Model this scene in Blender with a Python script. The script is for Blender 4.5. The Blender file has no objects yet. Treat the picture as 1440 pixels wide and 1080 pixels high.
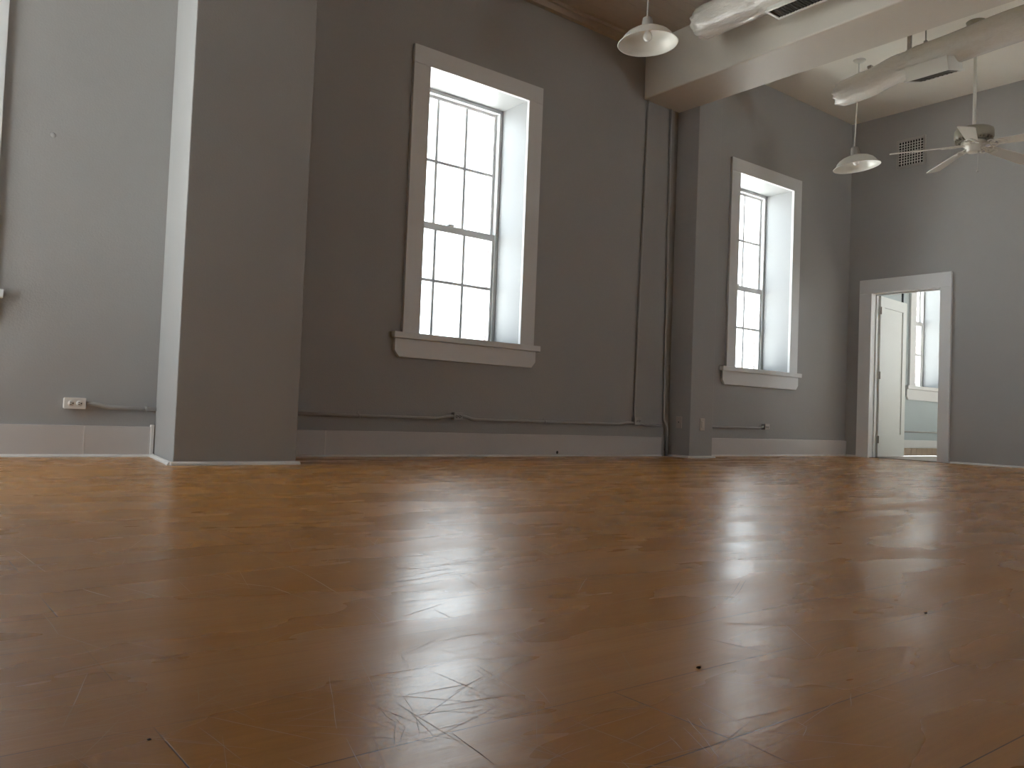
import bpy, bmesh, math, random
from mathutils import Vector, Matrix, noise
PI = math.pi
C = bpy.context.scene.collection
SC = bpy.context.scene
random.seed(7)

# ------------------------------------------------------------------ main dimensions (metres)
D = 5.514        # room face of the window wall
E = 9.584        # room face of the end wall with the door
XL = -1.15        # left wall
YF = -3.4        # wall behind the camera
ZR = 4.129       # ceiling of the bay beyond the beam
ZL = 3.98        # ceiling of the near bay
BX0, BX1, BZ = 5.78, 6.335, 3.44     # beam
XR = 13.9        # far wall of the adjoining room
MOD = 3.946      # window spacing
WX = 3.8825      # centre of the main window
ZS, ZI, ZT = .948, 3.043, 3.188      # window sill, head, top of casing

# ------------------------------------------------------------------ materials
def newmat(name):
    m = bpy.data.materials.new(name); m.use_nodes = True
    nt = m.node_tree; nt.nodes.clear()
    out = nt.nodes.new('ShaderNodeOutputMaterial')
    b = nt.nodes.new('ShaderNodeBsdfPrincipled')
    nt.links.new(b.outputs[0], out.inputs[0])
    return m, nt, b, out

def N(nt, typ, **kw):
    n = nt.nodes.new(typ)
    for k, v in kw.items():
        setattr(n, k, v)
    return n

def mat(name, col, rough=.5, metal=0., bump=0., bscale=60., var=0., spec=.5, vscale=3., detail=3.):
    m, nt, b, out = newmat(name)
    b.inputs['Base Color'].default_value = (*col, 1)
    b.inputs['Roughness'].default_value = rough
    b.inputs['Metallic'].default_value = metal
    b.inputs['Specular IOR Level'].default_value = spec
    tc = N(nt, 'ShaderNodeTexCoord')
    if var:
        nz = N(nt, 'ShaderNodeTexNoise'); nz.inputs['Scale'].default_value = vscale; nz.inputs['Detail'].default_value = 4
        nt.links.new(tc.outputs['Object'], nz.inputs['Vector'])
        mx = N(nt, 'ShaderNodeMix', data_type='RGBA')
        mx.inputs[6].default_value = (*[c * (1 - var) for c in col], 1)
        mx.inputs[7].default_value = (*[min(1, c * (1 + var)) for c in col], 1)
        nt.links.new(nz.outputs['Fac'], mx.inputs[0]); nt.links.new(mx.outputs[2], b.inputs['Base Color'])
    if bump:
        nb = N(nt, 'ShaderNodeTexNoise'); nb.inputs['Scale'].default_value = bscale; nb.inputs['Detail'].default_value = detail
        nt.links.new(tc.outputs['Object'], nb.inputs['Vector'])
        bp = N(nt, 'ShaderNodeBump'); bp.inputs['Strength'].default_value = bump; bp.inputs['Distance'].default_value = .004
        nt.links.new(nb.outputs['Fac'], bp.inputs['Height']); nt.links.new(bp.outputs[0], b.inputs['Normal'])
    return m

M = {}
M['wall'] = mat('grey wall paint', (.385, .378, .368), .55, bump=.25, bscale=90, var=.03, spec=.35)
M['wall2'] = mat('pale blue grey wall paint', (.46, .53, .56), .55, bump=.2, bscale=90, var=.03, spec=.35)
M['trim'] = mat('white trim paint', (.74, .745, .75), .38, bump=.08, bscale=40, var=.02)
M['reveal'] = mat('reveal trim darkened against skylight', (.32, .33, .335), .4, bump=.08, bscale=40, var=.02)  # trim colour darkened so the sky-lit linings do not blow out
M['base'] = mat('off white baseboard paint', (.60, .57, .555), .42, bump=.1, bscale=30, var=.03)
M['shoe'] = mat('white shoe moulding paint', (.74, .71, .68), .45)
M['beam'] = mat('cream beam paint', (.66, .62, .55), .5, bump=.2, bscale=50, var=.04, vscale=1.2)
M['metal_white'] = mat('white enamel', (.72, .71, .66), .28)
M['metal_grey'] = mat('grey enamel outside', (.42, .40, .37), .35)
M['fan_white'] = mat('ivory enamel', (.66, .63, .56), .3)
M['fan_motor'] = mat('shade darkened ivory motor enamel', (.27, .245, .19), .42)  # ivory darkened to carry the shade on the motor housing
M['blade'] = mat('ivory fan blade', (.62, .59, .53), .35, var=.04, vscale=6)
M['dark'] = mat('dark opening', (.012, .010, .009), .7)
M['dark_edge'] = mat('brown blade edge', (.10, .075, .06), .6)
M['steel'] = mat('galvanised steel', (.50, .49, .46), .38, metal=.8, var=.08, vscale=20)
M['ivory'] = mat('ivory plastic', (.74, .70, .65), .35)
M['tile'] = mat('tan tile', (.48, .37, .27), .4, var=.15, vscale=9)
M['brass'] = mat('old hinge metal', (.30, .27, .23), .4, metal=.6)
M['brick'] = mat('pale brick', (.55, .48, .47), .85, bump=.4, bscale=40, var=.15, vscale=8)
M['conduit'] = mat('painted conduit', (.41, .40, .385), .42, var=.04, vscale=15)
M['debris'] = mat('dark crumb', (.03, .02, .015), .9, bump=.5, bscale=300)
M['ground'] = mat('pale outdoor paving', (.66, .66, .65), .9, var=.1, vscale=.5)

def ceiling_mat(name, col, board):
    m, nt, b, out = newmat(name)
    b.inputs['Base Color'].default_value = (*col, 1); b.inputs['Roughness'].default_value = .6
    tc = N(nt, 'ShaderNodeTexCoord'); sp = N(nt, 'ShaderNodeSeparateXYZ'); nt.links.new(tc.outputs['Object'], sp.inputs[0])
    if board:
        mu = N(nt, 'ShaderNodeMath', operation='MULTIPLY'); mu.inputs[1].default_value = 1 / .115
        fr = N(nt, 'ShaderNodeMath', operation='FRACT'); pp = N(nt, 'ShaderNodeMath', operation='PINGPONG'); pp.inputs[1].default_value = .5
        nt.links.new(sp.outputs[1], mu.inputs[0]); nt.links.new(mu.outputs[0], fr.inputs[0]); nt.links.new(fr.outputs[0], pp.inputs[0])
        mr = N(nt, 'ShaderNodeMapRange', interpolation_type='SMOOTHSTEP'); mr.inputs[1].default_value = .0; mr.inputs[2].default_value = .07
        nt.links.new(pp.outputs[0], mr.inputs[0])
        bp = N(nt, 'ShaderNodeBump'); bp.inputs['Strength'].default_value = .7; bp.inputs['Distance'].default_value = .004
        nt.links.new(mr.outputs[0], bp.inputs['Height']); nt.links.new(bp.outputs[0], b.inputs['Normal'])
    return m
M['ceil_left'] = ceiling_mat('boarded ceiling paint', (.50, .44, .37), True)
M['ceil_right'] = ceiling_mat('cream ceiling paint', (.84, .81, .73), False)

def wrap_mat():
    m, nt, b, out = newmat('white plastic duct wrap')
    b.inputs['Base Color'].default_value = (.70, .67, .61, 1); b.inputs['Roughness'].default_value = .3
    tc = N(nt, 'ShaderNodeTexCoord')
    mp = N(nt, 'ShaderNodeMapping'); mp.inputs['Scale'].default_value = (1, .35, 1); nt.links.new(tc.outputs['Object'], mp.inputs[0])
    nz = N(nt, 'ShaderNodeTexNoise'); nz.inputs['Scale'].default_value = 38; nz.inputs['Detail'].default_value = 5; nz.inputs['Roughness'].default_value = .6
    nz.inputs['Distortion'].default_value = 1.2
    nt.links.new(mp.outputs[0], nz.inputs['Vector'])
    bp = N(nt, 'ShaderNodeBump'); bp.inputs['Strength'].default_value = .5; bp.inputs['Distance'].default_value = .008
    b.inputs['Coat Weight'].default_value = .6; b.inputs['Coat Roughness'].default_value = .15
    nt.links.new(nz.outputs['Fac'], bp.inputs['Height']); nt.links.new(bp.outputs[0], b.inputs['Normal'])
    mx = N(nt, 'ShaderNodeMix', data_type='RGBA'); mx.inputs[6].default_value = (.60, .56, .50, 1); mx.inputs[7].default_value = (.76, .74, .70, 1)
    nt.links.new(nz.outputs['Fac'], mx.inputs[0]); nt.links.new(mx.outputs[2], b.inputs['Base Color'])
    return m
M['wrap'] = wrap_mat()

def glass_mat():
    m = bpy.data.materials.new('window glass'); m.use_nodes = True; nt = m.node_tree; nt.nodes.clear()
    out = N(nt, 'ShaderNodeOutputMaterial'); t = N(nt, 'ShaderNodeBsdfTransparent'); g = N(nt, 'ShaderNodeBsdfGlossy')
    t.inputs[0].default_value = (.97, .985, .98, 1); g.inputs['Roughness'].default_value = .03
    lw = N(nt, 'ShaderNodeLayerWeight'); lw.inputs[0].default_value = .5
    pw = N(nt, 'ShaderNodeMath', operation='POWER'); pw.inputs[1].default_value = 4.5; nt.links.new(lw.outputs['Facing'], pw.inputs[0])
    ma = N(nt, 'ShaderNodeMath', operation='MULTIPLY_ADD'); ma.inputs[1].default_value = .7; ma.inputs[2].default_value = .03; nt.links.new(pw.outputs[0], ma.inputs[0])
    mx = N(nt, 'ShaderNodeMixShader'); nt.links.new(ma.outputs[0], mx.inputs[0]); nt.links.new(t.outputs[0], mx.inputs[1]); nt.links.new(g.outputs[0], mx.inputs[2])
    nt.links.new(mx.outputs[0], out.inputs[0]); return m
M['glass'] = glass_mat()

LIGHT_SCR = [(.845,1.745,.902,1.818,.0014),(1.634,2.974,1.803,3.038,.0031),(.467,2.301,.5,2.226,.0016),(2.05,3.12,2.5,3.02,.006),(2.15,3.3,2.62,3.2,.007),(1.5,3.35,1.95,3.42,.006),(1.35,3.1,1.7,3.16,.005),(2.4,3.45,2.75,3.36,.006),(0.777,2.013,0.772,1.689,.00193),(0.772,1.689,0.743,1.417,.00169),(0.239,1.915,0.341,1.75,.00185),(0.341,1.75,0.377,1.629,.00178),(0.611,1.648,0.659,1.585,.00203),(0.659,1.585,0.679,1.419,.00201),(0.259,1.559,0.257,1.409,.00129),(0.257,1.409,0.295,1.3,.00118),(0.515,0.892,0.505,0.857,.00095),(0.505,0.857,0.506,0.837,.00092),(0.506,0.837,0.469,0.776,.0009),(0.469,0.776,0.471,0.763,.00083),(0.511,0.847,0.507,0.817,.00073),(0.507,0.817,0.473,0.774,.00071),(0.535,0.838,0.507,0.786,.00074),(0.537,0.858,0.518,0.767,.00065),(0.515,1.027,0.477,0.938,.00073),(0.477,0.938,0.44,0.853,.00067),(0.713,0.964,0.695,0.859,.00112),(0.304,2.23,0.32,1.915,.00145),(1.114,2.017,1.038,1.753,.00192),(1.07,1.541,1.01,1.327,.00158),(0.808,0.661,0.779,0.614,.00095),(0.779,0.614,0.746,0.565,.0009),(0.746,0.635,0.728,0.599,.0008),(0.821,0.653,0.805,0.629,.00076),(0.781,0.644,0.743,0.573,.00064),(0.851,1.057,0.844,0.991,.00101),(1.401,1.581,1.352,1.376,.00177),(1.3,1.357,1.18,1.256,.0014),(1.5,1.847,1.401,1.581,.00178),(0.915,0.58,0.91,0.563,.00076),(0.91,0.563,0.879,0.548,.00075),(1.091,1.026,1.083,0.937,.00097),(0.726,0.848,0.699,0.786,.00083),(1.236,0.583,1.356,0.581,.00091),(0.699,0.864,0.688,0.807,.00083)]
DARK_SCR = [(0.543,0.776,0.532,0.682,.0008),(0.808,0.589,0.798,0.5,.00098),(1.124,0.888,1.147,0.78,.00106),
            (1.39,1.052,1.465,1.087,.0007),(1.465,1.087,1.607,1.17,.0007),(1.4,1.046,1.475,1.081,.0007),(1.475,1.081,1.617,1.164,.0007)]

def floor_mat():
    m, nt, b, out = newmat('worn varnished wood floor')
    L = nt.links.new
    tc = N(nt, 'ShaderNodeTexCoord'); P = tc.outputs['Object']
    def mapping(scale, loc=(0, 0, 0), rot=0):
        n = N(nt, 'ShaderNodeMapping'); n.inputs['Scale'].default_value = scale; n.inputs['Location'].default_value = loc; n.inputs['Rotation'].default_value = (0, 0, rot)
        L(P, n.inputs[0]); return n.outputs[0]
    def noise_(vec, scale, detail=4, rough=.55, dist=0):
        n = N(nt, 'ShaderNodeTexNoise'); n.inputs['Scale'].default_value = scale; n.inputs['Detail'].default_value = detail
        n.inputs['Roughness'].default_value = rough; n.inputs['Distortion'].default_value = dist; L(vec, n.inputs['Vector']); return n.outputs['Fac']
    def rng(v, a, b_, c=0., d=1.):
        n = N(nt, 'ShaderNodeMapRange', interpolation_type='SMOOTHSTEP'); n.inputs[1].default_value = a; n.inputs[2].default_value = b_; n.inputs[3].default_value = c; n.inputs[4].default_value = d
        L(v, n.inputs[0]); return n.outputs[0]
    def math_(op, a, b_):
        n = N(nt, 'ShaderNodeMath', operation=op)
        for k, v in enumerate((a, b_)):
            if isinstance(v, (int, float)): n.inputs[k].default_value = v
            else: L(v, n.inputs[k])
        return n.outputs[0]
    def mix(f, a, b_, mode='MIX'):
        n = N(nt, 'ShaderNodeMix', data_type='RGBA', blend_type=mode)
        if isinstance(f, (int, float)): n.inputs[0].default_value = f
        else: L(f, n.inputs[0])
        for k, v in ((6, a), (7, b_)):
            if isinstance(v, tuple): n.inputs[k].default_value = (*v, 1)
            else: L(v, n.inputs[k])
        return n.outputs[2]
    # planks along X, 0.1865 m wide
    br = N(nt, 'ShaderNodeTexBrick'); br.offset = .37; br.offset_frequency = 2; br.squash = 1
    br.inputs['Scale'].default_value = 1; br.inputs['Brick Width'].default_value = 1.42; br.inputs['Row Height'].default_value = .1865
    br.inputs['Mortar Size'].default_value = .0011; br.inputs['Mortar Smooth'].default_value = .3; br.inputs['Bias'].default_value = 0
    br.inputs['Color1'].default_value = (0, 0, 0, 1); br.inputs['Color2'].default_value = (1, 1, 1, 1); br.inputs['Mortar'].default_value = (.5, .5, .5, 1)
    L(mapping((1, 1, 1), (.62, -.0305, 0)), br.inputs['Vector'])
    # three narrow strips in each plank, barely visible
    br2 = N(nt, 'ShaderNodeTexBrick'); br2.offset = .43; br2.inputs['Scale'].default_value = 1; br2.inputs['Brick Width'].default_value = .47; br2.inputs['Row Height'].default_value = .1865 / 3
    br2.inputs['Mortar Size'].default_value = .0004; br2.inputs['Color1'].default_value = (0, 0, 0, 1); br2.inputs['Color2'].default_value = (1, 1, 1, 1); br2.inputs['Mortar'].default_value = (.5, .5, .5, 1)
    L(mapping((1, 1, 1), (.62, -.0305, 0)), br2.inputs['Vector'])
    grain = noise_(mapping((1.2, 22, 1)), 6, 6, .6, .5)
    big = noise_(mapping((.5, 1.1, 1)), 1.3, 4, .6)
    fine = noise_(mapping((.7, 9, 1)), 3.2, 3, .5)
    base = mix(grain, (.40, .158, .018), (.60, .265, .038))
    base = mix(math_('MULTIPLY', br2.outputs[0], .18), base, (.55, .26, .06))
    base = mix(math_('MULTIPLY', br.outputs[0], .25), base, (.34, .135, .022))
    base = mix(rng(big, .40, .75, 0, .32), base, (.28, .105, .016))
    base = mix(rng(fine, .42, .72, 0, .22), base, (.56, .28, .075))
    wear = rng(noise_(mapping((.7, 2.6, 1), (4, 1, 0)), 1.7, 3, .5, .3), .42, .68)
    base = mix(math_('MULTIPLY', wear, .10), base, (.55, .29, .08))
    seamfade = rng(noise_(mapping((1, 1.5, 1), (1, 7, 0)), 1.1, 2), .44, .58, .12, .85)
    seam = math_('MULTIPLY', br.outputs['Fac'], seamfade)
    seam = math_('MAXIMUM', seam, math_('MULTIPLY', br2.outputs['Fac'], .10))
    base = mix(seam, base, (.045, .02, .009))
    L(base, b.inputs['Base Color'])
    ro = rng(noise_(mapping((.8, 2.2, 1), (2, 9, 0)), 2.4, 3, .5), .28, .75, .33, .43)
    ro = math_('ADD', ro, math_('MULTIPLY', wear, .05))
    L(ro, b.inputs['Roughness'])
    b.inputs['Specular IOR Level'].default_value = .04
    b.inputs['Coat Weight'].default_value = .8; L(math_('SUBTRACT', ro, .115), b.inputs['Coat Roughness']); b.inputs['Coat IOR'].default_value = 1.5
    hn = noise_(mapping((.8, 9, 1)), 5, 3, .5, .2)
    h = math_('ADD', math_('MULTIPLY', hn, .5), math_('MULTIPLY', grain, .12))
    pit = noise_(mapping((1, 2.4, 1), (3, 3, 0), .1), 55, 3, .55, .6)
    pitmask = rng(noise_(mapping((1, 1.6, 1), (9, 4, 0)), 3.2, 3), .36, .66, .25, 1)
    h = math_('ADD', h, math_('MULTIPLY', math_('MULTIPLY', pit, pitmask), .2))
    h = math_('SUBTRACT', h, math_('MULTIPLY', seam, .3))
    bp = N(nt, 'ShaderNodeBump'); bp.inputs['Strength'].default_value = .35; bp.inputs['Distance'].default_value = .0026
    L(h, bp.inputs['Height']); L(bp.outputs[0], b.inputs['Normal']); L(bp.outputs[0], b.inputs['Coat Normal'])
    return m
M['floor'] = floor_mat()

# ------------------------------------------------------------------ mesh helpers
class MB:
    def __init__(s): s.bm = bmesh.new()
    def quad(s, pts, smooth=False):
        f = s.bm.faces.new([s.bm.verts.new(p) for p in pts]); f.smooth = smooth; return f
    def box(s, a, b, mtx=None):
        x0, y0, z0 = a; x1, y1, z1 = b
        v = [Vector(p) for p in ((x0, y0, z0), (x1, y0, z0), (x1, y1, z0), (x0, y1, z0), (x0, y0, z1), (x1, y0, z1), (x1, y1, z1), (x0, y1, z1))]
        if mtx: v = [mtx @ p for p in v]
        v = [s.bm.verts.new(p) for p in v]
        for f in ((0, 3, 2, 1), (4, 5, 6, 7), (0, 1, 5, 4), (1, 2, 6, 5), (2, 3, 7, 6), (3, 0, 4, 7)):
            s.bm.faces.new([v[i] for i in f])
        return s
    def prism(s, poly, z0, z1, mtx=None, top=None):
        """poly: (x, y) counter-clockwise; extruded in z"""
        tp = top or poly
        lo = [Vector((x, y, z0)) for x, y in poly]; hi = [Vector((x, y, z1)) for x, y in tp]
        if mtx: lo = [mtx @ p for p in lo]; hi = [mtx @ p for p in hi]
        lo = [s.bm.verts.new(p) for p in lo]; hi = [s.bm.verts.new(p) for p in hi]
        n = len(poly)
        s.bm.faces.new(lo[::-1]); s.bm.faces.new(hi)
        for i in range(n): s.bm.faces.new((lo[i], lo[(i + 1) % n], hi[(i + 1) % n], hi[i]))
        return s
    def lathe(s, prof, seg=48, mtx=None, closed=False):
        rings = []
        for r, z in prof:
            if r < 1e-6:
                p = Vector((0, 0, z)); rings.append([s.bm.verts.new(mtx @ p if mtx else p)])
            else:
                ring = []
                for k in range(seg):
                    a = 2 * PI * k / seg; p = Vector((r * math.cos(a), r * math.sin(a), z)); ring.append(s.bm.verts.new(mtx @ p if mtx else p))
                rings.append(ring)
        pairs = list(zip(rings, rings[1:])) + ([(rings[-1], rings[0])] if closed else [])
        for A, B in pairs:
            for k in range(seg):
                k2 = (k + 1) % seg
                if len(A) == 1 and len(B) == 1: continue
                if len(A) == 1: vs = (A[0], B[k2], B[k])
                elif len(B) == 1: vs = (A[k], A[k2], B[0])
                else: vs = (A[k], A[k2], B[k2], B[k])
                f = s.bm.faces.new(vs); f.smooth = True
        return s
    def tube(s, pts, r, seg=12, caps=True):
        pts = [Vector(p) for p in pts]; n = len(pts)
        rs = r if isinstance(r, (list, tuple)) else [r] * n
        up = None; rings = []
        for i, p in enumerate(pts):
            t = (pts[min(i + 1, n - 1)] - pts[max(i - 1, 0)]).normalized()
            if up is None:
                up = Vector((0, 0, 1)) if abs(t.z) < .9 else Vector((1, 0, 0))
            a = (up - t * up.dot(t)).normalized(); up = a; b = t.cross(a)
            rings.append([s.bm.verts.new(p + (a * math.cos(2 * PI * k / seg) + b * math.sin(2 * PI * k / seg)) * rs[i]) for k in range(seg)])
        for A, B in zip(rings, rings[1:]):
            for k in range(seg):
                f = s.bm.faces.new((A[k], A[(k + 1) % seg], B[(k + 1) % seg], B[k])); f.smooth = True
        if caps:
            s.bm.faces.new(rings[0][::-1]); s.bm.faces.new(rings[-1])
        return s
    def build(s, name, m, parent=None, bevel=0., loc=None):
        bmesh.ops.recalc_face_normals(s.bm, faces=s.bm.faces)
        me = bpy.data.meshes.new(name); s.bm.to_mesh(me); s.bm.free()
        me.materials.append(m if not isinstance(m, str) else M[m])
        o = bpy.data.objects.new(name, me); C.objects.link(o)
        if loc: o.location = loc
        if parent: o.parent = parent
        if bevel:
            bv = o.modifiers.new('bevel', 'BEVEL'); bv.width = bevel; bv.segments = 2; bv.limit_method = 'ANGLE'; bv.angle_limit = .6
        return o

def smooth_path(pts, r=.03, n=5):
    """round the corners of a polyline"""
    pts = [Vector(p) for p in pts]; out = [pts[0]]
    for i in range(1, len(pts) - 1):
        a, b, c = pts[i - 1], pts[i], pts[i + 1]
        d1 = (a - b); d2 = (c - b); k = min(r, d1.length * .45, d2.length * .45)
        p0 = b + d1.normalized() * k; p2 = b + d2.normalized() * k
        for j in range(n + 1):
            t = j / n; out.append(p0 * (1 - t) ** 2 + b * 2 * t * (1 - t) + p2 * t * t)
    out.append(pts[-1]); return out

def empty(name, loc, label=None, cat=None, group=None, kind=None, rz=0):
    o = bpy.data.objects.new(name, None); C.objects.link(o); o.location = loc; o.rotation_euler = (0, 0, rz); o.empty_display_size = .1
    tag(o, label, cat, group, kind); return o
def tag(o, label=None, cat=None, group=None, kind=None):
    if label: o['label'] = label
    if cat: o['category'] = cat
    if group: o['group'] = group
    if kind: o['kind'] = kind
    return o
def struct(o, label, cat): return tag(o, label, cat, kind='structure')

def wall_mesh(o, u, nrm, th, u0, u1, z0, z1, holes):
    """panel in the (u, z) plane from point o, thickness th along nrm (away from the room), with rectangular holes"""
    mb = MB(); o = Vector(o); u = Vector(u); nrm = Vector(nrm); Z = Vector((0, 0, 1))
    us = sorted({u0, u1, *[h[0] for h in holes], *[h[1] for h in holes]}); zs = sorted({z0, z1, *[h[2] for h in holes], *[h[3] for h in holes]})
    P = lambda a, z, d: o + u * a + Z * z + nrm * d
    inh = lambda a, z: any(h[0] < a < h[1] and h[2] < z < h[3] for h in holes)
    for a, b in zip(us, us[1:]):
        for c, d in zip(zs, zs[1:]):
            if inh((a + b) / 2, (c + d) / 2): continue
            for t in (0, th): mb.quad([P(a, c, t), P(b, c, t), P(b, d, t), P(a, d, t)])
    rects = [(u0, u1, z0, z1)] + list(holes)
    for a, b, c, d in rects:
        for (p, q) in (((a, c), (b, c)), ((b, c), (b, d)), ((b, d), (a, d)), ((a, d), (a, c))):
            mb.quad([P(*p, 0), P(*q, 0), P(*q, th), P(*p, th)])
    bmesh.ops.remove_doubles(mb.bm, verts=mb.bm.verts, dist=1e-5)
    return mb

# ------------------------------------------------------------------ room shell
WT = .43
HW = .4985        # half width of the window opening
wins_back = [WX - MOD - .025, WX, WX + MOD, WX + 2 * MOD]
FLOOR = struct(MB().box((XL, YF, -.12), (E + .14, D, 0)).build('floor', 'floor'), 'worn glossy brown wood plank floor', 'floor')
def scratches(name, lst, m):
    mb = MB()
    for ax, ay, bx, by, w in lst:
        d = Vector((bx - ax, by - ay, 0)); n = Vector((-d.y, d.x, 0)).normalized() * w * .55; A = Vector((ax, ay, .0002)); k = 6
        pts = []
        for i in range(k + 1):
            t = i / k; ww = .35 + .65 * math.sin(PI * min(1, max(0, t)))
            c = A + d * t + n * .8 * math.sin(7 * t + ax * 40); pts.append((c + n * ww, c - n * ww))
        for (p, q), (r, s_) in zip(pts, pts[1:]): mb.quad([p, q, s_, r])
    bmesh.ops.remove_doubles(mb.bm, verts=mb.bm.verts, dist=1e-6)
    return mb.build(name, m, FLOOR)
rs = random.Random(11); FINE = []
hot = [(.5, 1.6, .5), (1.0, 1.3, .5), (.45, .85, .2), (1.6, 1.2, .5), (2.2, 2.6, 1.0), (.9, 2.6, .7), (.75, .62, .18), (3.2, 3.2, 1.2)]
for k in range(900):
    if rs.random() < .6:
        hx, hy, hs = rs.choice(hot); x = rs.gauss(hx, hs); y = rs.gauss(hy, hs)
    else:
        x = rs.uniform(.1, 6); y = rs.uniform(.45, 5.3)
    if not (-1 < x < 9.4 and .35 < y < 5.2): continue
    if 1.2 < x < 2.3 and y > 4.6 or x > 6.1 and y > 5: continue
    dist = math.hypot(x, y)
    a = rs.choice((rs.gauss(.1, .25), rs.gauss(2.2, .5), rs.uniform(0, PI))); L_ = rs.uniform(.02, .10) * (1 + .9 * dist)
    bx, by = x + L_ * math.cos(a), y + L_ * math.sin(a)
    if by > 5.3 or (1.2 < bx < 2.3 and by > 4.6): continue
    FINE.append((x, y, bx, by, rs.uniform(.0004, .0009) * (.7 + .45 * dist)))
scratches('hairline_scratches', FINE, mat('hairline scratch in varnish', (.52, .34, .19), .6))
scratches('pale_scratches', LIGHT_SCR, mat('pale scratch in varnish', (.62, .46, .32), .6))
scratches('dark_gouges', DARK_SCR, mat('dark gouge in varnish', (.07, .035, .016), .6))
holes = [(c - HW - .012, c + HW + .012, ZS, ZI + .012) for c in wins_back]
struct(wall_mesh((0, D, 0), (1, 0, 0), (0, 1, 0), WT, XL - .3, E + .07, 0, 4.3, holes[:3]).build('wall_back', 'wall'), 'grey painted wall with the tall white windows', 'wall')
struct(wall_mesh((0, D, 0), (1, 0, 0), (0, 1, 0), WT, E + .07, XR + .3, 0, 4.3, holes[3:]).build('wall_back_adjoining', 'wall2'), 'pale blue grey wall of the room beyond the door', 'wall')
DY0, DY1, DZ = 4.387, 5.196, 1.98
struct(wall_mesh((E, 0, 0), (0, 1, 0), (1, 0, 0), .14, YF, D, 0, 4.3, [(DY0 - .02, DY1 + .02, -.001, DZ + .02)]).build('wall_right', 'wall'), 'grey end wall with the white door frame and the grille', 'wall')
LW = [(4.64, .74, .12, 3.92)]       # centre, half width, sill, head of the unseen windows added for fill light
FW = [(8.2, .6, .9, 3.5)]  # unseen window added behind the camera to brighten the far bay
struct(wall_mesh((XL, 0, 0), (0, 1, 0), (-1, 0, 0), WT, YF, D, 0, 4.3, [(c - h, c + h, a, b) for c, h, a, b in LW]).build('wall_left', 'wall'), 'grey left wall outside the photo', 'wall')
struct(wall_mesh((0, YF, 0), (1, 0, 0), (0, -1, 0), WT, XL, XR, 0, 4.3, [(c - h, c + h, a, b) for c, h, a, b in FW]).build('wall_front', 'wall'), 'grey wall behind the camera', 'wall')
struct(MB().box((XL, YF, ZL), (BX0 + .05, D, 4.3)).build('ceiling_left', 'ceil_left'), 'boarded cream ceiling of the near bay', 'ceiling')
struct(MB().box((BX1 - .05, YF, ZR), (E, D, 4.3)).build('ceiling_right', 'ceil_right'), 'plain cream ceiling beyond the beam', 'ceiling')
struct(MB().prism([(5.60, YF), (BX1, YF), (BX1, D), (5.815, D)], BZ, 4.2).build('beam', 'beam', bevel=.012), 'deep cream ceiling beam ending on the window wall', 'beam')
# piers
struct(MB().prism([(1.388, 4.78), (2.110, 4.78), (2.13, D), (1.482, D)], 0, ZL).build('pillar_left', 'wall', bevel=.006), 'broad grey pier left of the main window', 'pillar')
struct(MB().box((6.32, 5.24, 0), (6.665, D, ZR)).build('pillar_right', 'wall', bevel=.006), 'narrow grey pier under the end of the beam', 'pillar')
# crown board
struct(MB().box((XL, D - .05, 3.895), (BX0, D, ZL)).box((XL, D - .075, 3.95), (BX0, D - .05, ZL)).build('trim_1', 'ceil_left', bevel=.004), 'flat cream crown board along the window wall', 'trim')

# adjoining room
struct(MB().box((E + .14, YF, -.12), (XR, D, -.004)).build('floor_adjoining', mat('pale worn floor boards', (.46, .42, .385), .4, var=.12, vscale=5)), 'pale floor of the room beyond the door', 'floor')
struct(MB().box((E + .14, YF, 3.6), (XR, D, 3.9)).build('ceiling_adjoining', 'ceil_right'), 'ceiling of the room beyond the door', 'ceiling')
RW = [3.4, 1.6]  # unseen windows added to brighten the adjoining room
struct(wall_mesh((XR, 0, 0), (0, 1, 0), (1, 0, 0), WT, YF, D, 0, 4.3, [(c - HW - .012, c + HW + .012, ZS, ZI + .012) for c in RW]).build('wall_far_adjoining', 'wall2'), 'far wall of the room beyond the door', 'wall')
struct(MB().box((-60, -60, -4.2), (80, 80, -4.0)).build('ground', 'ground'), 'pale paving far below the windows', 'ground')

# baseboards
def baseboard(name, x0, x1, label, joints=()):
    mb = MB().box((x0, D - .022, 0), (x1, D, .188))
    o = struct(mb.build(name, 'base', bevel=.003), label, 'baseboard')
    for j in joints: MB().box((j - .0035, D - .0232, .014), (j + .0035, D - .021, .186)).build('caulk_joint', 'shoe', o)
baseboard('baseboard_left', XL, 1.46, 'tall off white baseboard left of the broad pier', (1.075,))
baseboard('baseboard_middle', 2.125, 6.205, 'tall off white baseboard under the main window', (2.64,))
baseboard('baseboard_right', 6.665, E, 'tall off white baseboard right of the narrow pier')
struct(MB().box((1.452, D - .030, 0), (1.472, D, .200)).build('trim_2', 'shoe', bevel=.002), 'white strip closing the baseboard against the broad pier', 'trim')
struct(MB().box((6.205, D - .016, 0), (6.32, D, .185)).build('trim_3', 'wall'), 'grey painted end of the baseboard behind the conduit', 'trim')
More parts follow.
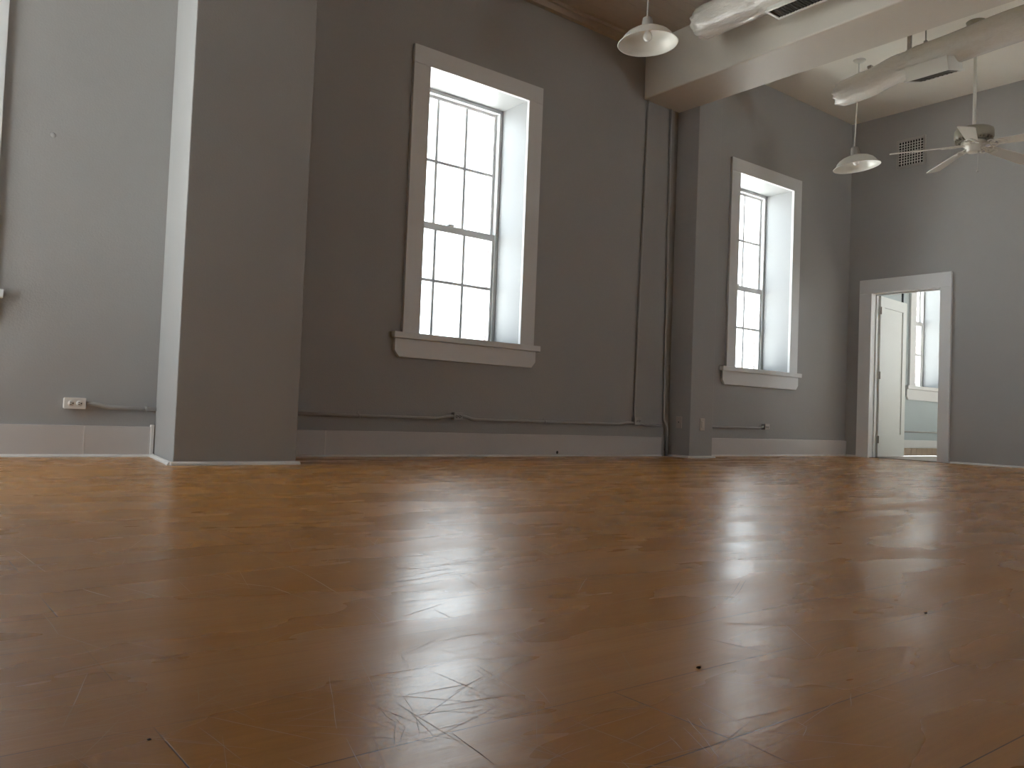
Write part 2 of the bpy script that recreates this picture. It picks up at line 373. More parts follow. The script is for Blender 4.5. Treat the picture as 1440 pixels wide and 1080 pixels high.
def shoe(name, pts, label, r=.017):
    mb = MB()
    for (ax, ay), (bx, by) in zip(pts, pts[1:]):
        d = Vector((bx - ax, by - ay, 0)).normalized(); nv = Vector((d.y, -d.x, 0))
        prof = [(0, 0), (r, 0), (r * .92, r * .5), (r * .6, r * .95), (0, r * 1.25)]
        A = [Vector((ax, ay, 0)) - d * 0 + nv * p + Vector((0, 0, q)) for p, q in prof]; B = [Vector((bx, by, 0)) + nv * p + Vector((0, 0, q)) for p, q in prof]
        va = [mb.bm.verts.new(p) for p in A]; vb = [mb.bm.verts.new(p) for p in B]
        for i in range(5): mb.bm.faces.new((va[i], va[(i + 1) % 5], vb[(i + 1) % 5], vb[i]))
        mb.bm.faces.new(va); mb.bm.faces.new(vb[::-1])
    struct(mb.build(name, 'shoe'), label, 'trim')
shoe('trim_4', [(XL, D - .022), (1.452, D - .022)], 'white shoe moulding along the left baseboard', .013)
shoe('trim_5', [(1.467, D - .03), (1.372, 4.763), (1.388, 4.763), (2.126, 4.763)], 'white shoe moulding around the broad pier')
shoe('trim_6', [(2.128, D - .022), (6.205, D - .022)], 'white shoe moulding under the main window', .012)
shoe('trim_7', [(6.303, D - .016), (6.303, 5.223), (6.682, 5.223)], 'white shoe moulding around the narrow pier')
shoe('trim_8', [(6.68, D - .022), (E, D - .022)], 'white shoe moulding along the right baseboard', .012)
shoe('trim_9', [(E, 4.255), (E, YF)], 'thin white shoe moulding along the end wall', .016)
shoe('trim_10', [(E, D - .022), (E, 5.352)], 'short white shoe moulding in the corner by the door', .016)

# ------------------------------------------------------------------ windows
def window(name, cx, label, rz=0, loc=None):
    """local axes: x along the wall, y outwards, z up from the floor"""
    root = empty(name, loc or (cx, D, ZS), label, 'window', kind='structure', rz=rz)
    z = -ZS
    def B(*boxes):
        mb = MB()
        for a, b in boxes: mb.box((a[0], a[1], a[2] + z), (b[0], b[1], b[2] + z))
        return mb
    ow = .650; iw = HW
    B(((-ow, -.028, ZS), (-iw, .004, ZI))).build('side_casing', 'trim', root, .003)
    B(((iw, -.028, ZS), (ow, .004, ZI))).build('side_casing', 'trim', root, .003)
    B(((-ow, -.028, ZI), (ow, .004, ZT))).build('head_casing', 'trim', root, .003)
    B(((-.735, -.055, ZS - .048), (.705, 0, ZS)), ((-iw, 0, ZS - .048), (iw, .36, ZS))).build('window_sill', 'trim', root, .004)
    # apron with clipped lower corners
    mb = MB(); a0, a1, zt, zb = -.715, .672, ZS - .048 + z, .757 + z
    poly = [(a0, zt), (a0, zb + .05), (a0 + .04, zb), (a1 - .04, zb), (a1, zb + .05), (a1, zt)]
    mb.prism([(x, y) for x, y in poly], 0, .03, Matrix(((1, 0, 0, 0), (0, 0, 1, -.03), (0, 1, 0, 0), (0, 0, 0, 1))))
    mb.build('apron', 'trim', root, .003)
    # reveal lining in trim colour darkened against the skylight
    t = .012
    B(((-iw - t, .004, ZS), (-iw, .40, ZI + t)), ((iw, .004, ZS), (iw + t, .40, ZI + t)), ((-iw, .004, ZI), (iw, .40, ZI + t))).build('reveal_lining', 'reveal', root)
    # box frame
    B(((-iw, .345, ZS), (-.468, WT, ZI)), ((.468, .345, ZS), (iw, WT, ZI)), ((-.468, .345, 3.012), (.468, WT, ZI)), ((-.468, .36, ZS), (.468, WT + .03, .958))).build('frame', 'trim', root, .002)
    def sash(nm, y0, y1, zb, zt_, gb, gt, zm):
        gx = .4425; w = .0125
        bx = [((-.467, y0, zb), (-gx, y1, zt_)), ((gx, y0, zb), (.467, y1, zt_)), ((-gx, y0, zb), (gx, y1, gb)), ((-gx, y0, gt), (gx, y1, zt_))]
        ym = (y0 + y1) / 2
        for xm in (-.1475, .1475): bx.append(((xm - w, ym - .012, gb), (xm + w, ym + .012, gt)))
        bx.append(((-gx, ym - .011, zm - w), (gx, ym + .011, zm + w)))
        s = B(*bx).build(nm, 'trim', root)
        g = B(((-gx - .004, ym - .002, gb - .004), (gx + .004, ym + .002, gt + .004))).build('pane', 'glass', s)
        return s
    sash('upper_sash', .393, .423, 1.885, 3.010, 1.925, 2.988, 2.463)
    sash('lower_sash', .358, .388, .960, 1.930, .992, 1.872, 1.446)
    B(((-.03, .343, 1.930), (.03, .375, 1.945))).build('sash_lock', 'trim', root, .003)
    # toothed brick edge outside
    mb = MB(); n = 0; zz = .90
    while zz < 3.05:
        e = .448 if n % 2 else .464
        for sg in (-1, 1): mb.box((min(sg * e, sg * .70), WT + .002, zz + z), (max(sg * e, sg * .70), WT + .035, zz + .066 + z))
        zz += .076; n += 1
    mb.box((-.70, WT + .002, zz + z), (.70, WT + .035, zz + .2 + z))
    mb.build('brick_surround', 'brick', root)
    return root

window('window_1', wins_back[0], 'white cased sash window cut off by the left edge of the photo')
window('window_2', wins_back[1], 'large white cased sash window left of the conduits, second from left')
window('window_3', wins_back[2], 'white cased sash window right of the narrow pier')
window('window_4', wins_back[3], 'white cased window seen through the open door')
def fill_window(name, u, hw, za, zb, label, rz, loc):
    """wide plain window added in an unseen wall for fill light; local axes as in window()"""
    root = empty(name, (*loc, za), label, 'window', kind='structure', rz=rz); H = zb - za
    mb = MB()
    for a, b in (((-hw - .14, -.028, -.14), (-hw, .004, H + .14)), ((hw, -.028, -.14), (hw + .14, .004, H + .14)), ((-hw, -.028, H), (hw, .004, H + .14)), ((-hw, -.05, -.14), (hw, .004, 0))): mb.box(a, b)
    mb.build('casing', 'trim', root, .003)
    mb = MB(); f = .06
    for a, b in (((-hw, .34, 0), (-hw + f, .42, H)), ((hw - f, .34, 0), (hw, .42, H)), ((-hw + f, .34, 0), (hw - f, .42, f)), ((-hw + f, .34, H - f), (hw - f, .42, H)), ((-.03, .35, f), (.03, .41, H - f)), ((-hw + f, .355, H * .5 - .025), (-.03, .405, H * .5 + .025)), ((.03, .355, H * .5 - .025), (hw - f, .405, H * .5 + .025))): mb.box(a, b)
    fr = mb.build('frame', 'trim', root, .002)
    MB().box((-hw + f - .004, .378, f - .004), (hw - f + .004, .382, H - f + .004)).build('pane', 'glass', fr)
for i, (c, h, a, b) in enumerate(LW):
    fill_window('window_%d' % (5 + i), 0, h, a, b, 'wide white window added in the unseen left wall for fill daylight', PI / 2, (XL, c))
for i, (c, h, a, b) in enumerate(FW):
    fill_window('window_%d' % (12 + i), 0, h, a, b, 'wide white window added in the wall behind the camera for fill daylight', PI, (c, YF))
for i, c in enumerate(RW):
    window('window_%d' % (8 + i), 0, 'white sash window added in the unseen far wall to brighten the adjoining room', rz=-PI / 2, loc=(XR, c, ZS))

# ------------------------------------------------------------------ door
dr = empty('door_1', (E, (DY0 + DY1) / 2, 0), 'white framed doorway with its panel door standing open', 'door', kind='structure')
def DB(*boxes):
    mb = MB(); cy = (DY0 + DY1) / 2
    for a, b in boxes: mb.box((a[0] - E, a[1] - cy, a[2]), (b[0] - E, b[1] - cy, b[2]))
    return mb
CO0, CO1, CZ = 4.262, 5.351, 2.148; ct = .034
DB(((E - ct, DY1, 0), (E + .002, CO1, DZ))).build('side_casing', 'trim', dr, .004)
DB(((E - ct, CO0, 0), (E + .002, DY0, DZ))).build('side_casing', 'trim', dr, .004)
DB(((E - ct, CO0, DZ), (E + .002, CO1, CZ))).build('head_casing', 'trim', dr, .004)
DB(((E, DY0 - .02, 0), (E + .155, DY0, DZ)), ((E, DY1, 0), (E + .155, DY1 + .02, DZ)), ((E, DY0 - .02, DZ), (E + .155, DY1 + .02, DZ + .02)),
   ((E + .07, DY1 - .013, 0), (E + .11, DY1, DZ)), ((E + .07, DY0, 0), (E + .11, DY0 + .013, DZ)), ((E + .07, DY0, DZ - .013), (E + .11, DY1, DZ))).build('jamb', 'trim', dr, .002)
DB(((E - .005, DY0, 0), (E + .16, DY1, .006))).build('threshold', mat('worn threshold', (.16, .11, .08), .5), dr)
# leaf: local x from hinge to latch side, y thickness; hinge at (hx, hy)
leafroot_m = Matrix.Translation((E + .150 - E, 5.172 - (DY0 + DY1) / 2, 0)) @ Matrix.Rotation(math.radians(5), 4, 'Z')
W_, T_, z0_, z1_ = .785, .036, .012, 1.968
mb = MB()
st = .11
mb.box((0, 0, z0_), (st, T_, z1_), leafroot_m).box((W_ - st, 0, z0_), (W_, T_, z1_), leafroot_m)
mb.box((st, 0, z1_ - .13), (W_ - st, T_, z1_), leafroot_m).box((st, 0, z0_), (W_ - st, T_, .285), leafroot_m)
mb.box((st, .012, .285), (W_ - st, T_ - .012, z1_ - .13), leafroot_m)
leaf = mb.build('door_leaf', mat('white door paint', (.74, .76, .75), .4, bump=.05, bscale=30), dr)
for hz in (1.79, 1.0, .22):
    MB().tube([leafroot_m @ Vector((-.006, -.006, hz - .045)), leafroot_m @ Vector((-.006, -.006, hz + .045))], .008, 10).box((-.004, -.0005, hz - .045), (.03, .001, hz + .045), leafroot_m).box((-.035, -.004, hz - .045), (-.004, -.002, hz + .045), leafroot_m).build('hinge', 'brass', leaf)

# adjoining-room skirting, tile base and wall conduit
struct(MB().box((E + .14, D - .02, .105), (XR, D, .212)).build('baseboard_adjoining', 'trim', bevel=.003), 'white baseboard of the room beyond the door', 'baseboard')
mb = MB(); x = E + .14
while x < XR - .01:
    mb.box((x, D - .016, 0), (min(x + .148, XR), D, .104)); x += .151
struct(mb.build('trim_11', 'tile', bevel=.002), 'row of tan base tiles in the room beyond the door', 'trim')
tag(MB().tube([(E + .2, D - .010, .325), (XR - .2, D - .010, .325)], .009, 8).build('wall_conduit', 'conduit'), 'thin conduit low on the pale wall seen through the door', 'conduit')
tag(MB().tube([(10.92, D - .012, .325), (10.92, D - .012, 3.55)], .014, 8).build('wall_conduit', mat('dark pipe', (.12, .15, .17), .5)), 'dark vertical pipe on the pale wall above the open door leaf', 'pipe')

# ------------------------------------------------------------------ conduits and boxes on the walls
CR = .0125
Yc = D - CR - .003
def conduit(pts, label, r=CR, clips=(), rr=.05):
    mb = MB().tube(smooth_path(pts, rr), r, 12)
    o = tag(mb.build('wall_conduit', 'conduit'), label, 'conduit')
    for c in clips:
        (cx, cz), horiz = c
        q = MB()
        if horiz:
            q.tube([(cx - .008, Yc, cz), (cx + .008, Yc, cz)], r + .002, 12).box((cx - .008, D - .004, cz + r - .004), (cx + .008, D, cz + r + .022))
        else:
            q.tube([(cx, Yc, cz - .008), (cx, Yc, cz + .008)], r + .002, 12).box((cx + r - .004, D - .004, cz - .008), (cx + r + .022, D, cz + .008))
        q.build('strap', 'conduit', o)
    return o
conduit([(1.075, Yc - .012, .319), (1.13, Yc - .012, .319), (1.19, Yc, .301), (1.48, Yc, .299)], 'grey conduit from the ivory outlet to the broad pier', clips=[((1.42, .2995), True)])
conduit([(2.126, Yc, .299), (3.60, Yc, .299), (3.68, Yc - .014, .320), (3.73, Yc - .014, .322)], 'long grey conduit from the broad pier to the outlet under the window', clips=[((2.9, .299), True)])
conduit([(3.80, Yc - .014, .322), (3.85, Yc - .014, .320), (3.93, Yc, .299), (5.62, Yc, .299), (5.70, Yc - .012, .318), (5.80, Yc - .012, .318), (5.86, Yc - .006, .318), (5.96, Yc, .299), (6.205, Yc, .299)], 'long grey conduit from the window outlet to the tall conduits', clips=[((4.7, .299), True)])
conduit([(5.815, Yc - .008, .355), (5.815, Yc, .45), (5.865, Yc, BZ)], 'tall thin grey conduit running up to the beam, left of the pair', .0105, clips=[((5.85, 2.4), False)])
conduit([(6.195, Yc, BZ), (6.235, Yc, .40), (6.235, Yc, .36), (6.262, Yc - .024, .29), (6.262, Yc - .024, .005)], 'tall grey conduit beside the narrow pier reaching the floor', .0115, clips=[((6.218, 1.9), False)])
conduit([(6.665, Yc, .301), (7.80, Yc, .306), (7.86, Yc - .01, .322)], 'short grey conduit from the narrow pier to the outlet under the right window')

def outlet(loc, w, h, dep, label, m, body, cat='outlet'):
    """surface box lying on its side with a duplex receptacle, back on the wall y = D"""
    r = empty('electrical_outlet', loc, label, cat, 'surface electrical outlets on the window wall')
    MB().box((-w / 2 + .003, -dep, -h / 2 + .003), (w / 2 - .003, 0, h / 2 - .003)).build('outlet_box', body, r, .004)
    MB().box((-w / 2, -dep - .006, -h / 2), (w / 2, -dep, h / 2)).build('cover_plate', m, r, .003)
    for sx in (-1, 1):
        c = sx * w * .19
        rc = MB().lathe([(0, .0035), (.0155, .003), (.017, 0)], 20, Matrix.Translation((c, -dep - .006, 0)) @ Matrix.Rotation(PI / 2, 4, 'X')).build('receptacle', m, r)
        mb = MB()
        mb.box((c - .007, -dep - .0105, .0035), (c + .003, -dep - .009, .0072)).box((c - .007, -dep - .0105, -.0072), (c + .003, -dep - .009, -.0035))
        mb.lathe([(0, .0105), (.0038, .0105), (.0038, .0085)], 10, Matrix.Translation((c + .010, -dep + .0, 0)) @ Matrix.Rotation(PI / 2, 4, 'X'))
        mb.build('slot', 'dark', rc)
    return r
outlet((1.012, D, .319), .118, .066, .045, 'ivory duplex outlet box on the wall left of the broad pier', 'ivory', 'ivory')
outlet((3.765, D, .322), .085, .062, .045, 'grey painted outlet box on the conduit under the main window', 'conduit', 'conduit')
outlet((5.835, D, .338), .085, .075, .045, 'grey painted outlet box at the foot of the tall left conduit', 'conduit', 'conduit')
outlet((7.900, D, .324), .085, .066, .045, 'grey outlet box under the right window at the end of its conduit', mat('greige plate', (.52, .49, .46), .4), 'conduit')
# plates on the narrow pier
r = empty('wall_plate', (6.32, 5.375, .337), 'grey cable plate with a dark hole on the shaded side of the narrow pier', 'wall plate', 'wall plates on the narrow pier')
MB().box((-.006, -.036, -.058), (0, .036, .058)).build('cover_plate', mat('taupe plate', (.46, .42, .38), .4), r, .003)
MB().lathe([(0, .011), (.0055, .011), (.006, .005)], 14, Matrix.Rotation(-PI / 2, 4, 'Y') @ Matrix.Translation((.004, 0, 0))).build('cable_jack', 'dark', r)
r = empty('wall_plate', (6.500, 5.24, .325), 'pale blank plate with a rocker on the front of the narrow pier', 'wall plate', 'wall plates on the narrow pier')
MB().box((-.036, -.007, -.060), (.036, 0, .060)).build('cover_plate', mat('stone plate', (.56, .52, .47), .4), r, .003)
MB().box((-.014, -.011, -.034), (.014, -.006, .034)).build('rocker', mat('stone rocker', (.60, .56, .51), .35), r, .003)
# old screw anchor, baseboard hole plug
tag(MB().lathe([(0, .006), (.009, .005), (.016, 0)], 14, Matrix.Translation((.823, D, 1.893)) @ Matrix.Rotation(PI / 2, 4, 'X')).build('wall_anchor', 'wall'), 'small patched screw anchor high on the left wall panel', 'wall anchor')
tag(MB().lathe([(0, .004), (.010, .004), (.014, 0)], 12, Matrix.Translation((4.85, D - .022, .035)) @ Matrix.Rotation(PI / 2, 4, 'X')).build('cable_stub', 'dark'), 'dark cable stub at the foot of the middle baseboard', 'cable')

# ------------------------------------------------------------------ return grille
g = empty('return_air_grille', (E, 4.768, 3.442), 'square white egg crate grille high on the end wall', 'grille')
gw, gh = .345, .343; fw_ = .030
MB().box((-.016, -gw / 2, 0), (0, -gw / 2 + fw_, gh)).box((-.016, gw / 2 - fw_, 0), (0, gw / 2, gh)).box((-.016, -gw / 2 + fw_, 0), (0, gw / 2 - fw_, fw_)).box((-.016, -gw / 2 + fw_, gh - fw_), (0, gw / 2 - fw_, gh)).build('grille_frame', 'metal_grey', g, .003)
mb = MB(); n = 9; iw_ = gw - 2 * fw_; ih_ = gh - 2 * fw_
for k in range(1, n):
    y = -iw_ / 2 + iw_ * k / n; mb.box((-.013, y - .0035, fw_), (-.003, y + .0035, gh - fw_))
    zz = fw_ + ih_ * k / n; mb.box((-.013, -iw_ / 2, zz - .0035), (-.003, iw_ / 2, zz + .0035))
mb.build('lattice', 'metal_white', g)
MB().box((-.0025, -iw_ / 2, fw_), (-.0005, iw_ / 2, gh - fw_)).build('grille_back', 'dark', g)

# ------------------------------------------------------------------ pendant lights
def pendant(loc, zc, tilt, label):
    """loc: centre of the shade rim; zc: ceiling height"""
    r = empty('pendant_light', (loc[0], loc[1], loc[2]), label, 'pendant light', 'white barn shade pendant lights')
    fwd = Vector((.617, .786, 0))
    piv = Vector((0, 0, .215))
    T = Matrix.Translation(piv) @ Matrix.Rotation(math.radians(tilt), 4, -fwd) @ Matrix.Translation(-piv)
    sh = T.to_3x3() @ (Vector((0, 0, 0)) - piv) + piv
    T = Matrix.Translation(-Vector((sh.x, sh.y, 0))) @ T
    R_ = .2285
    outp = [(R_, 0), (R_ + .002, .004), (R_ - .004, .007), (.205, .022), (.199, .032), (.188, .052), (.165, .076), (.130, .097), (.085, .113), (.047, .124)]
    inn = [(.046, .120), (.084, .109), (.128, .093), (.162, .072), (.184, .050), (.195, .030), (.202, .019), (R_ - .006, .004)]
    MB().lathe(outp + inn, 64, T, closed=True).build('shade', 'metal_white', r)
    MB().lathe([(0, .121), (.046, .121), (.0465, .128), (.036, .196), (.0355, .2005), (.034, .202), (.010, .204), (.009, .214), (0, .215)], 32, T).build('socket_cap', 'metal_grey', r)
    MB().lathe([(0, .126), (.022, .126), (.022, .100), (0, .100)], 24, T).build('socket', 'ivory', r)
    MB().lathe([(.014, .104), (.016, .094), (.026, .082), (.033, .066), (.034, .054), (.029, .037), (.018, .026), (0, .0215)], 28, T).build('bulb', mat('frosted bulb', (.80, .78, .74), .25), r)
    tp = T @ Vector((0, 0, .213))
    h = zc - loc[2]
    MB().tube([tp, (tp.x * .6, tp.y * .6, tp.z + (h - tp.z) * .4), (tp.x * .1, tp.y * .1, h - .01)], .0062, 8).build('cord', 'metal_white', r)
    MB().lathe([(0, h - .03), (.02, h - .03), (.05, h - .016), (.062, h), (0, h)], 32).build('canopy', 'metal_white', r)
    return r
pendant((4.598, 4.338, 3.221), ZL, 3.0, 'white barn shade pendant light nearest, left of the beam')
pendant((7.907, 4.493, 3.017), ZR, 7.5, 'white barn shade pendant light hanging in the far corner near the grille')

# ------------------------------------------------------------------ ceiling fan
fx, fy = 7.904, 3.355
f = empty('ceiling_fan', (fx, fy, 2.72), 'ivory five blade ceiling fan hanging on a long downrod', 'ceiling fan')
zf = -2.72
def fz(prof): return [(r_, z_ + zf) for r_, z_ in prof]
MB().lathe(fz([(0, 4.07), (.028, 4.07), (.05, 4.085), (.078, 4.11), (.085, ZR), (0, ZR)]), 36).build('canopy', 'fan_motor', f)
MB().tube([(0, 0, 3.12 + zf), (0, 0, 4.09 + zf)], .0155, 16).build('downrod', 'fan_white', f)
MB().lathe(fz([(0, 3.145), (.03, 3.143), (.05, 3.135), (.145, 3.128), (.160, 3.118), (.163, 3.10), (.163, 3.045), (.150, 3.032), (.125, 3.02), (.06, 3.012), (0, 3.012)]), 48).build('motor_housing', 'fan_motor', f)
mb = MB().lathe([(.126, 3.010 + zf), (.134, 3.010 + zf), (.134, 3.016 + zf), (.126, 3.016 + zf)], 48, closed=True)
for k in range(24):
    a = 2 * PI * k / 24; m_ = Matrix.Rotation(a, 4, 'Z')
    mb.box((.128, -.006, 3.012 + zf), (.156, .006, 3.036 + zf), m_)
mb.build('vent_ring', 'fan_motor', f)
MB().lathe(fz([(0, 3.013), (.105, 3.013), (.108, 2.995), (.09, 2.975), (.062, 2.968), (.062, 2.925), (.052, 2.915), (0, 2.913)]), 40).build('switch_housing', 'fan_white', f)
for a in (126, 54, -18, -90, 198):
    R1 = Matrix.Rotation(math.radians(a), 4, 'Z') @ Matrix.Translation((0, 0, 2.985 + zf)) @ Matrix.Rotation(math.radians(4.2), 4, 'Y')
    pit = R1 @ Matrix.Rotation(math.radians(-13), 4, 'X')
    # blade outline with rounded corners
    pts = []
    def arc(cx, cy, r_, a0, a1, n=6):
        for k in range(n + 1):
            t = math.radians(a0 + (a1 - a0) * k / n); pts.append((cx + r_ * math.cos(t), cy + r_ * math.sin(t)))
    arc(.675, -.040, .032, -90, 0); arc(.675, .040, .032, 0, 90); arc(.225, .030, .022, 90, 180); arc(.225, -.030, .022, 180, 270)
    bl = MB().prism(pts, -.003, .003, pit).build('blade', 'blade', f)
    mb = MB()
    mb.tube([pit @ Vector((x_, y_, -.0045)) for x_, y_ in ((.10, 0), (.15, .012), (.19, .034), (.235, .036), (.262, .016), (.262, -.016), (.235, -.036), (.19, -.034), (.15, -.012), (.10, 0))], .0085, 8)
    mb.prism([(.235, -.03), (.28, -.012), (.285, 0), (.28, .012), (.235, .03)], -.009, -.003, pit)
    mb.box((.075, -.020, -.008), (.165, .020, .002), R1)
    for sy in (-1, 1):
        loop = [(.165 + .027 * math.cos(t), sy * .034 + .027 * math.sin(t), -.008) for t in [2 * PI * k / 12 for k in range(13)]]
        mb.tube([pit @ Vector(p) for p in loop], .006, 6)
    mb.build('blade_iron', 'fan_white', bl)
MB().tube([(-.02, -.045, 2.92 + zf), (-.02, -.045, 2.735 + zf)], .0022, 6).lathe([(0, -.012), (.009, -.008), (.0125, 0), (.009, .008), (0, .012)], 14, Matrix.Translation((-.02, -.045, 2.728 + zf))).build('pull_chain', 'steel', f)

# ------------------------------------------------------------------ ducts
def duct_body(path, seg=72, seed=0, gather=()):
    """path: (x, y, z, radius) along decreasing y; first entry is the crumpled closed end"""
    # resample
    P = []
    for (a, b) in zip(path, path[1:]):
        n = max(2, int(abs(b[1] - a[1]) / .022))
        for k in range(n):
            t = k / n; t2 = t * t * (3 - 2 * t) if len(path) > 2 else t
            P.append([a[0] + (b[0] - a[0]) * t, a[1] + (b[1] - a[1]) * t, a[2] + (b[2] - a[2]) * t2, a[3] + (b[3] - a[3]) * t2])
    P.append(list(path[-1]))
    mb = MB(); rings = []; y_end = path[0][1]
    for (x, y, z, r) in P:
        d = y_end - y; ring = []
        for k in range(seg):
            a = 2 * PI * k / seg
            n1 = noise.noise(Vector((math.cos(a) * 1.6 + seed, y * 2.2, math.sin(a) * 1.6)))
            n2 = noise.noise(Vector((math.cos(a) * 5 + seed, y * 7, math.sin(a) * 5)))
            amp = .0022 * n1 + .0018 * n2
            e = math.exp(-d / .09)                                    # crumpled end
            amp += e * .020 * noise.noise(Vector((math.cos(a) * 4 + seed, y * 16, math.sin(a) * 4)))
            for gy in gather:                                          # gathered plastic where it is taped
                w = math.exp(-((y - gy) / .055) ** 2)
                amp += w * (.007 * math.sin(a * 19 + 6 * n1 + 9 * n2) - .006)
            rr = r + amp
            ring.append(mb.bm.verts.new((x + rr * math.cos(a), y, z + rr * math.sin(a))))
        rings.append(ring)
    for A, B in zip(rings, rings[1:]):
        for k in range(seg):
            q = mb.bm.faces.new((A[k], A[(k + 1) % seg], B[(k + 1) % seg], B[k])); q.smooth = True
    # bunched closing cap
    x, y, z, r = P[0]; prev = rings[0]
    for j, (fr, dy) in enumerate(((.93, .018), (.72, .026), (.42, .020), (.16, .004))):
        ring = []
        for k in range(seg):
            a = 2 * PI * k / seg; wv = .018 * noise.noise(Vector((math.cos(a) * 3.5 + seed, j * .6, math.sin(a) * 3.5)))
            ring.append(mb.bm.verts.new((x + (r * fr + wv) * math.cos(a), y + dy + wv, z + (r * fr + wv) * math.sin(a))))
        for k in range(seg):
            q = mb.bm.faces.new((prev[k], prev[(k + 1) % seg], ring[(k + 1) % seg], ring[k])); q.smooth = True
        prev = ring
    mb.bm.faces.new(prev); mb.bm.faces.new(rings[-1][::-1])
    return mb

def register(mtx, W, Ln, H, root, nslat, m='metal_white'):
    """box centred on x, running to -y from 0, bottom at z = 0, height H; slotted face below"""
    mb = MB().box((-W / 2 + .012, -Ln + .012, .004), (W / 2 - .012, -.012, H), mtx)
    b = mb.build('register_box', m, root, .002)
    fr = .022
    mb = MB().box((-W / 2, -Ln, -.006), (-W / 2 + fr, 0, .006), mtx).box((W / 2 - fr, -Ln, -.006), (W / 2, 0, .006), mtx).box((-W / 2 + fr, -Ln, -.006), (W / 2 - fr, -Ln + fr, .006), mtx).box((-W / 2 + fr, -fr, -.006), (W / 2 - fr, 0, .006), mtx)
    mb.build('register_frame', m, b, .0015)
    MB().box((-W / 2 + fr, -Ln + fr, .0015), (W / 2 - fr, -fr, .004), mtx).build('register_throat', 'dark', b)
    mb = MB()
    for k in range(1, nslat):
        y = -fr - (Ln - 2 * fr) * k / nslat
        mb.box((-W / 2 + fr, -.0018, -.004), (W / 2 - fr, .0018, .003), mtx @ Matrix.Translation((0, y, 0)) @ Matrix.Rotation(.5, 4, 'X'))
    mb.build('louvre', mat('dim louvre', (.16, .14, .12), .5), b)
    return b

# near duct, left of the beam
d1 = empty('air_duct', (5.44, 4.52, 3.57), 'plastic wrapped round duct nearer the camera, cut by the top edge', 'air duct', 'plastic wrapped air ducts')
rel = lambda o, p: tuple(Vector(p) - o.location)
def duct(root, path, gather, seed):
    q = [(x - root.location.x, y - root.location.y, z - root.location.z, r) for x, y, z, r in path]
    b = duct_body(q, 72, seed, [gy - root.location.y for gy in gather])
    return b.build('duct_body', 'wrap', root)
duct(d1, [(5.44, 4.545, 3.717, .108), (5.44, 4.49, 3.719, .136), (5.44, 4.10, 3.725, .141), (5.44, 2.5, 3.735, .145), (5.44, -3.2, 3.735, .145)], (3.93,), 3.1)
register(Matrix.Translation(Vector((5.475, 3.855, 3.563)) - d1.location), .19, .62, .075, d1, 22)
MB().tube([rel(d1, (5.44, 3.2, ZL)), rel(d1, (5.44, 3.2, 3.87))], .005, 8).build('hanger_rod', 'steel', d1)
def band(root, c, r, w, m, name):
    mb = MB(); ring = []
    mtx = Matrix.Translation(Vector(c) - root.location) @ Matrix.Rotation(PI / 2, 4, 'X')
    mb.lathe([(r, -w / 2), (r + .004, -w / 2), (r + .004, w / 2), (r, w / 2)], 48, mtx, closed=True)
    return mb.build(name, m, root)
band(d1, (5.44, 3.2, 3.73), .145, .04, 'steel', 'hanger_band')

# far duct, beyond the beam
d2 = empty('air_duct', (7.5, 4.44, 3.52), 'plastic wrapped round duct beyond the beam, above the fan', 'air duct', 'plastic wrapped air ducts')
duct(d2, [(7.5, 4.465, 3.650, .100), (7.5, 4.41, 3.654, .124), (7.5, 4.20, 3.672, .130), (7.5, 3.83, 3.736, .130), (7.5, 3.62, 3.755, .134), (7.5, 2.80, 3.797, .143), (7.5, -3.2, 3.80, .145)], (3.78, 3.66), 9.7)
tilt = Matrix.Rotation(math.radians(-15), 4, 'Y')
register(Matrix.Translation(Vector((7.452, 3.715, 3.545)) - d2.location) @ tilt, .31, .40, .12, d2, 9, 'metal_white')
MB().box(rel(d2, (7.485, 3.755, 3.84)), rel(d2, (7.515, 3.785, ZR))).build('hanger_strap', 'metal_grey', d2)
mb = MB().tube([rel(d2, (7.5, 3.62, 3.865)), rel(d2, (7.5, 3.62, ZR))], .007, 8)
mb.lathe([(0, 0), (.018, 0), (.018, .014), (0, .014)], 6, Matrix.Translation(Vector((7.5, 3.62, 3.90)) - d2.location)).box(rel(d2, (7.47, 3.60, 3.872)), rel(d2, (7.53, 3.64, 3.884)))
mb.build('hanger_rod', 'steel', d2)
MB().box(rel(d2, (7.55, 4.17, 3.77)), rel(d2, (7.575, 4.20, 3.85))).box(rel(d2, (7.545, 4.165, 3.85)), rel(d2, (7.58, 4.205, 3.875))).build('bracket', 'steel', d2)

# ------------------------------------------------------------------ crumbs on the floor
def crumb(x, y, s, label, sd):
    mb = MB(); bmesh.ops.create_icosphere(mb.bm, subdivisions=2, radius=s)
    for v in mb.bm.verts:
        k = 1 + .5 * noise.noise(v.co * (1.4 / s) + Vector((sd, 0, 0))); v.co = Vector((v.co.x * k * 1.5, v.co.y * k, v.co.z * k * .55))
    zmin = min(v.co.z for v in mb.bm.verts)
    tag(mb.build('floor_crumb', 'debris', loc=(x, y, -zmin)), label, 'crumb', 'dark crumbs on the floor')
crumb(.982, .784, .0027, 'dark crumb on the floor, largest, just below the right window reflection', 1)
crumb(1.666, .78, .0028, 'dark crumb on the floor within the door reflection', 2)
crumb(.261, .929, .0016, 'tiny dark crumb on the floor at lower left', 3)

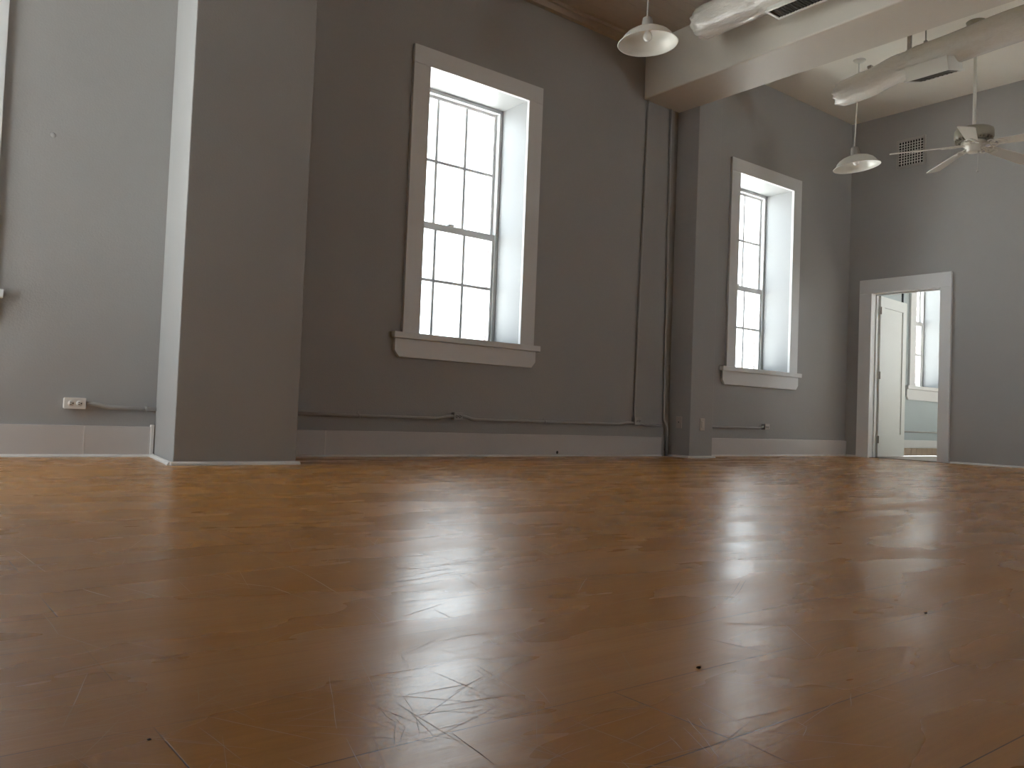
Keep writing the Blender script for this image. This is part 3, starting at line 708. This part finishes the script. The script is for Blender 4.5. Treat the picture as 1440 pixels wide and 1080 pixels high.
# ------------------------------------------------------------------ light: the sky outside
w = bpy.data.worlds.new('sky'); SC.world = w; w.use_nodes = True
nt = w.node_tree; nt.nodes.clear()
bg = N(nt, 'ShaderNodeBackground'); wo = N(nt, 'ShaderNodeOutputWorld')
bg.inputs[0].default_value = (.86, .935, 1.0, 1); tcw = N(nt, 'ShaderNodeTexCoord'); spw = N(nt, 'ShaderNodeSeparateXYZ'); nt.links.new(tcw.outputs['Generated'], spw.inputs[0])
mrw = N(nt, 'ShaderNodeMapRange'); mrw.inputs[1].default_value = .0; mrw.inputs[2].default_value = .7; mrw.inputs[3].default_value = 1.85; mrw.inputs[4].default_value = .9
nt.links.new(spw.outputs[2], mrw.inputs[0]); nt.links.new(mrw.outputs[0], bg.inputs[1])
nt.links.new(bg.outputs[0], wo.inputs[0])

sl = bpy.data.lights.new('sun', 'SUN'); sl.energy = 17; sl.angle = math.radians(.53); sl.color = (1, .97, .92)
so = bpy.data.objects.new('sun', sl); C.objects.link(so)
so.rotation_euler = Vector((-.77, .05, -.64)).to_track_quat('-Z', 'Y').to_euler()

# ------------------------------------------------------------------ camera
cam = bpy.data.cameras.new('camera'); co = bpy.data.objects.new('camera', cam); C.objects.link(co)
cam.sensor_fit = 'HORIZONTAL'; cam.sensor_width = 36; cam.lens = 1168.0 / 1440 * 36; cam.clip_start = .02; cam.clip_end = 300
fw = Vector((.6174147, .78583516, .03552743)); rt = Vector((.78486058, -.6184254, .03929255)); up = Vector((-.05284853, -.00362428, .99859596))
co.matrix_world = Matrix(((rt.x, up.x, -fw.x, 0), (rt.y, up.y, -fw.y, 0), (rt.z, up.z, -fw.z, .36), (0, 0, 0, 1)))
SC.camera = co
vs = SC.view_settings; vs.view_transform = 'Standard'; vs.look = 'None'; vs.exposure = 2.22; vs.gamma = 1.0; vs.use_curve_mapping = False
cy = SC.cycles; cy.max_bounces = 14; cy.diffuse_bounces = 8; cy.glossy_bounces = 5; cy.transparent_max_bounces = 12; cy.sample_clamp_indirect = 6.0
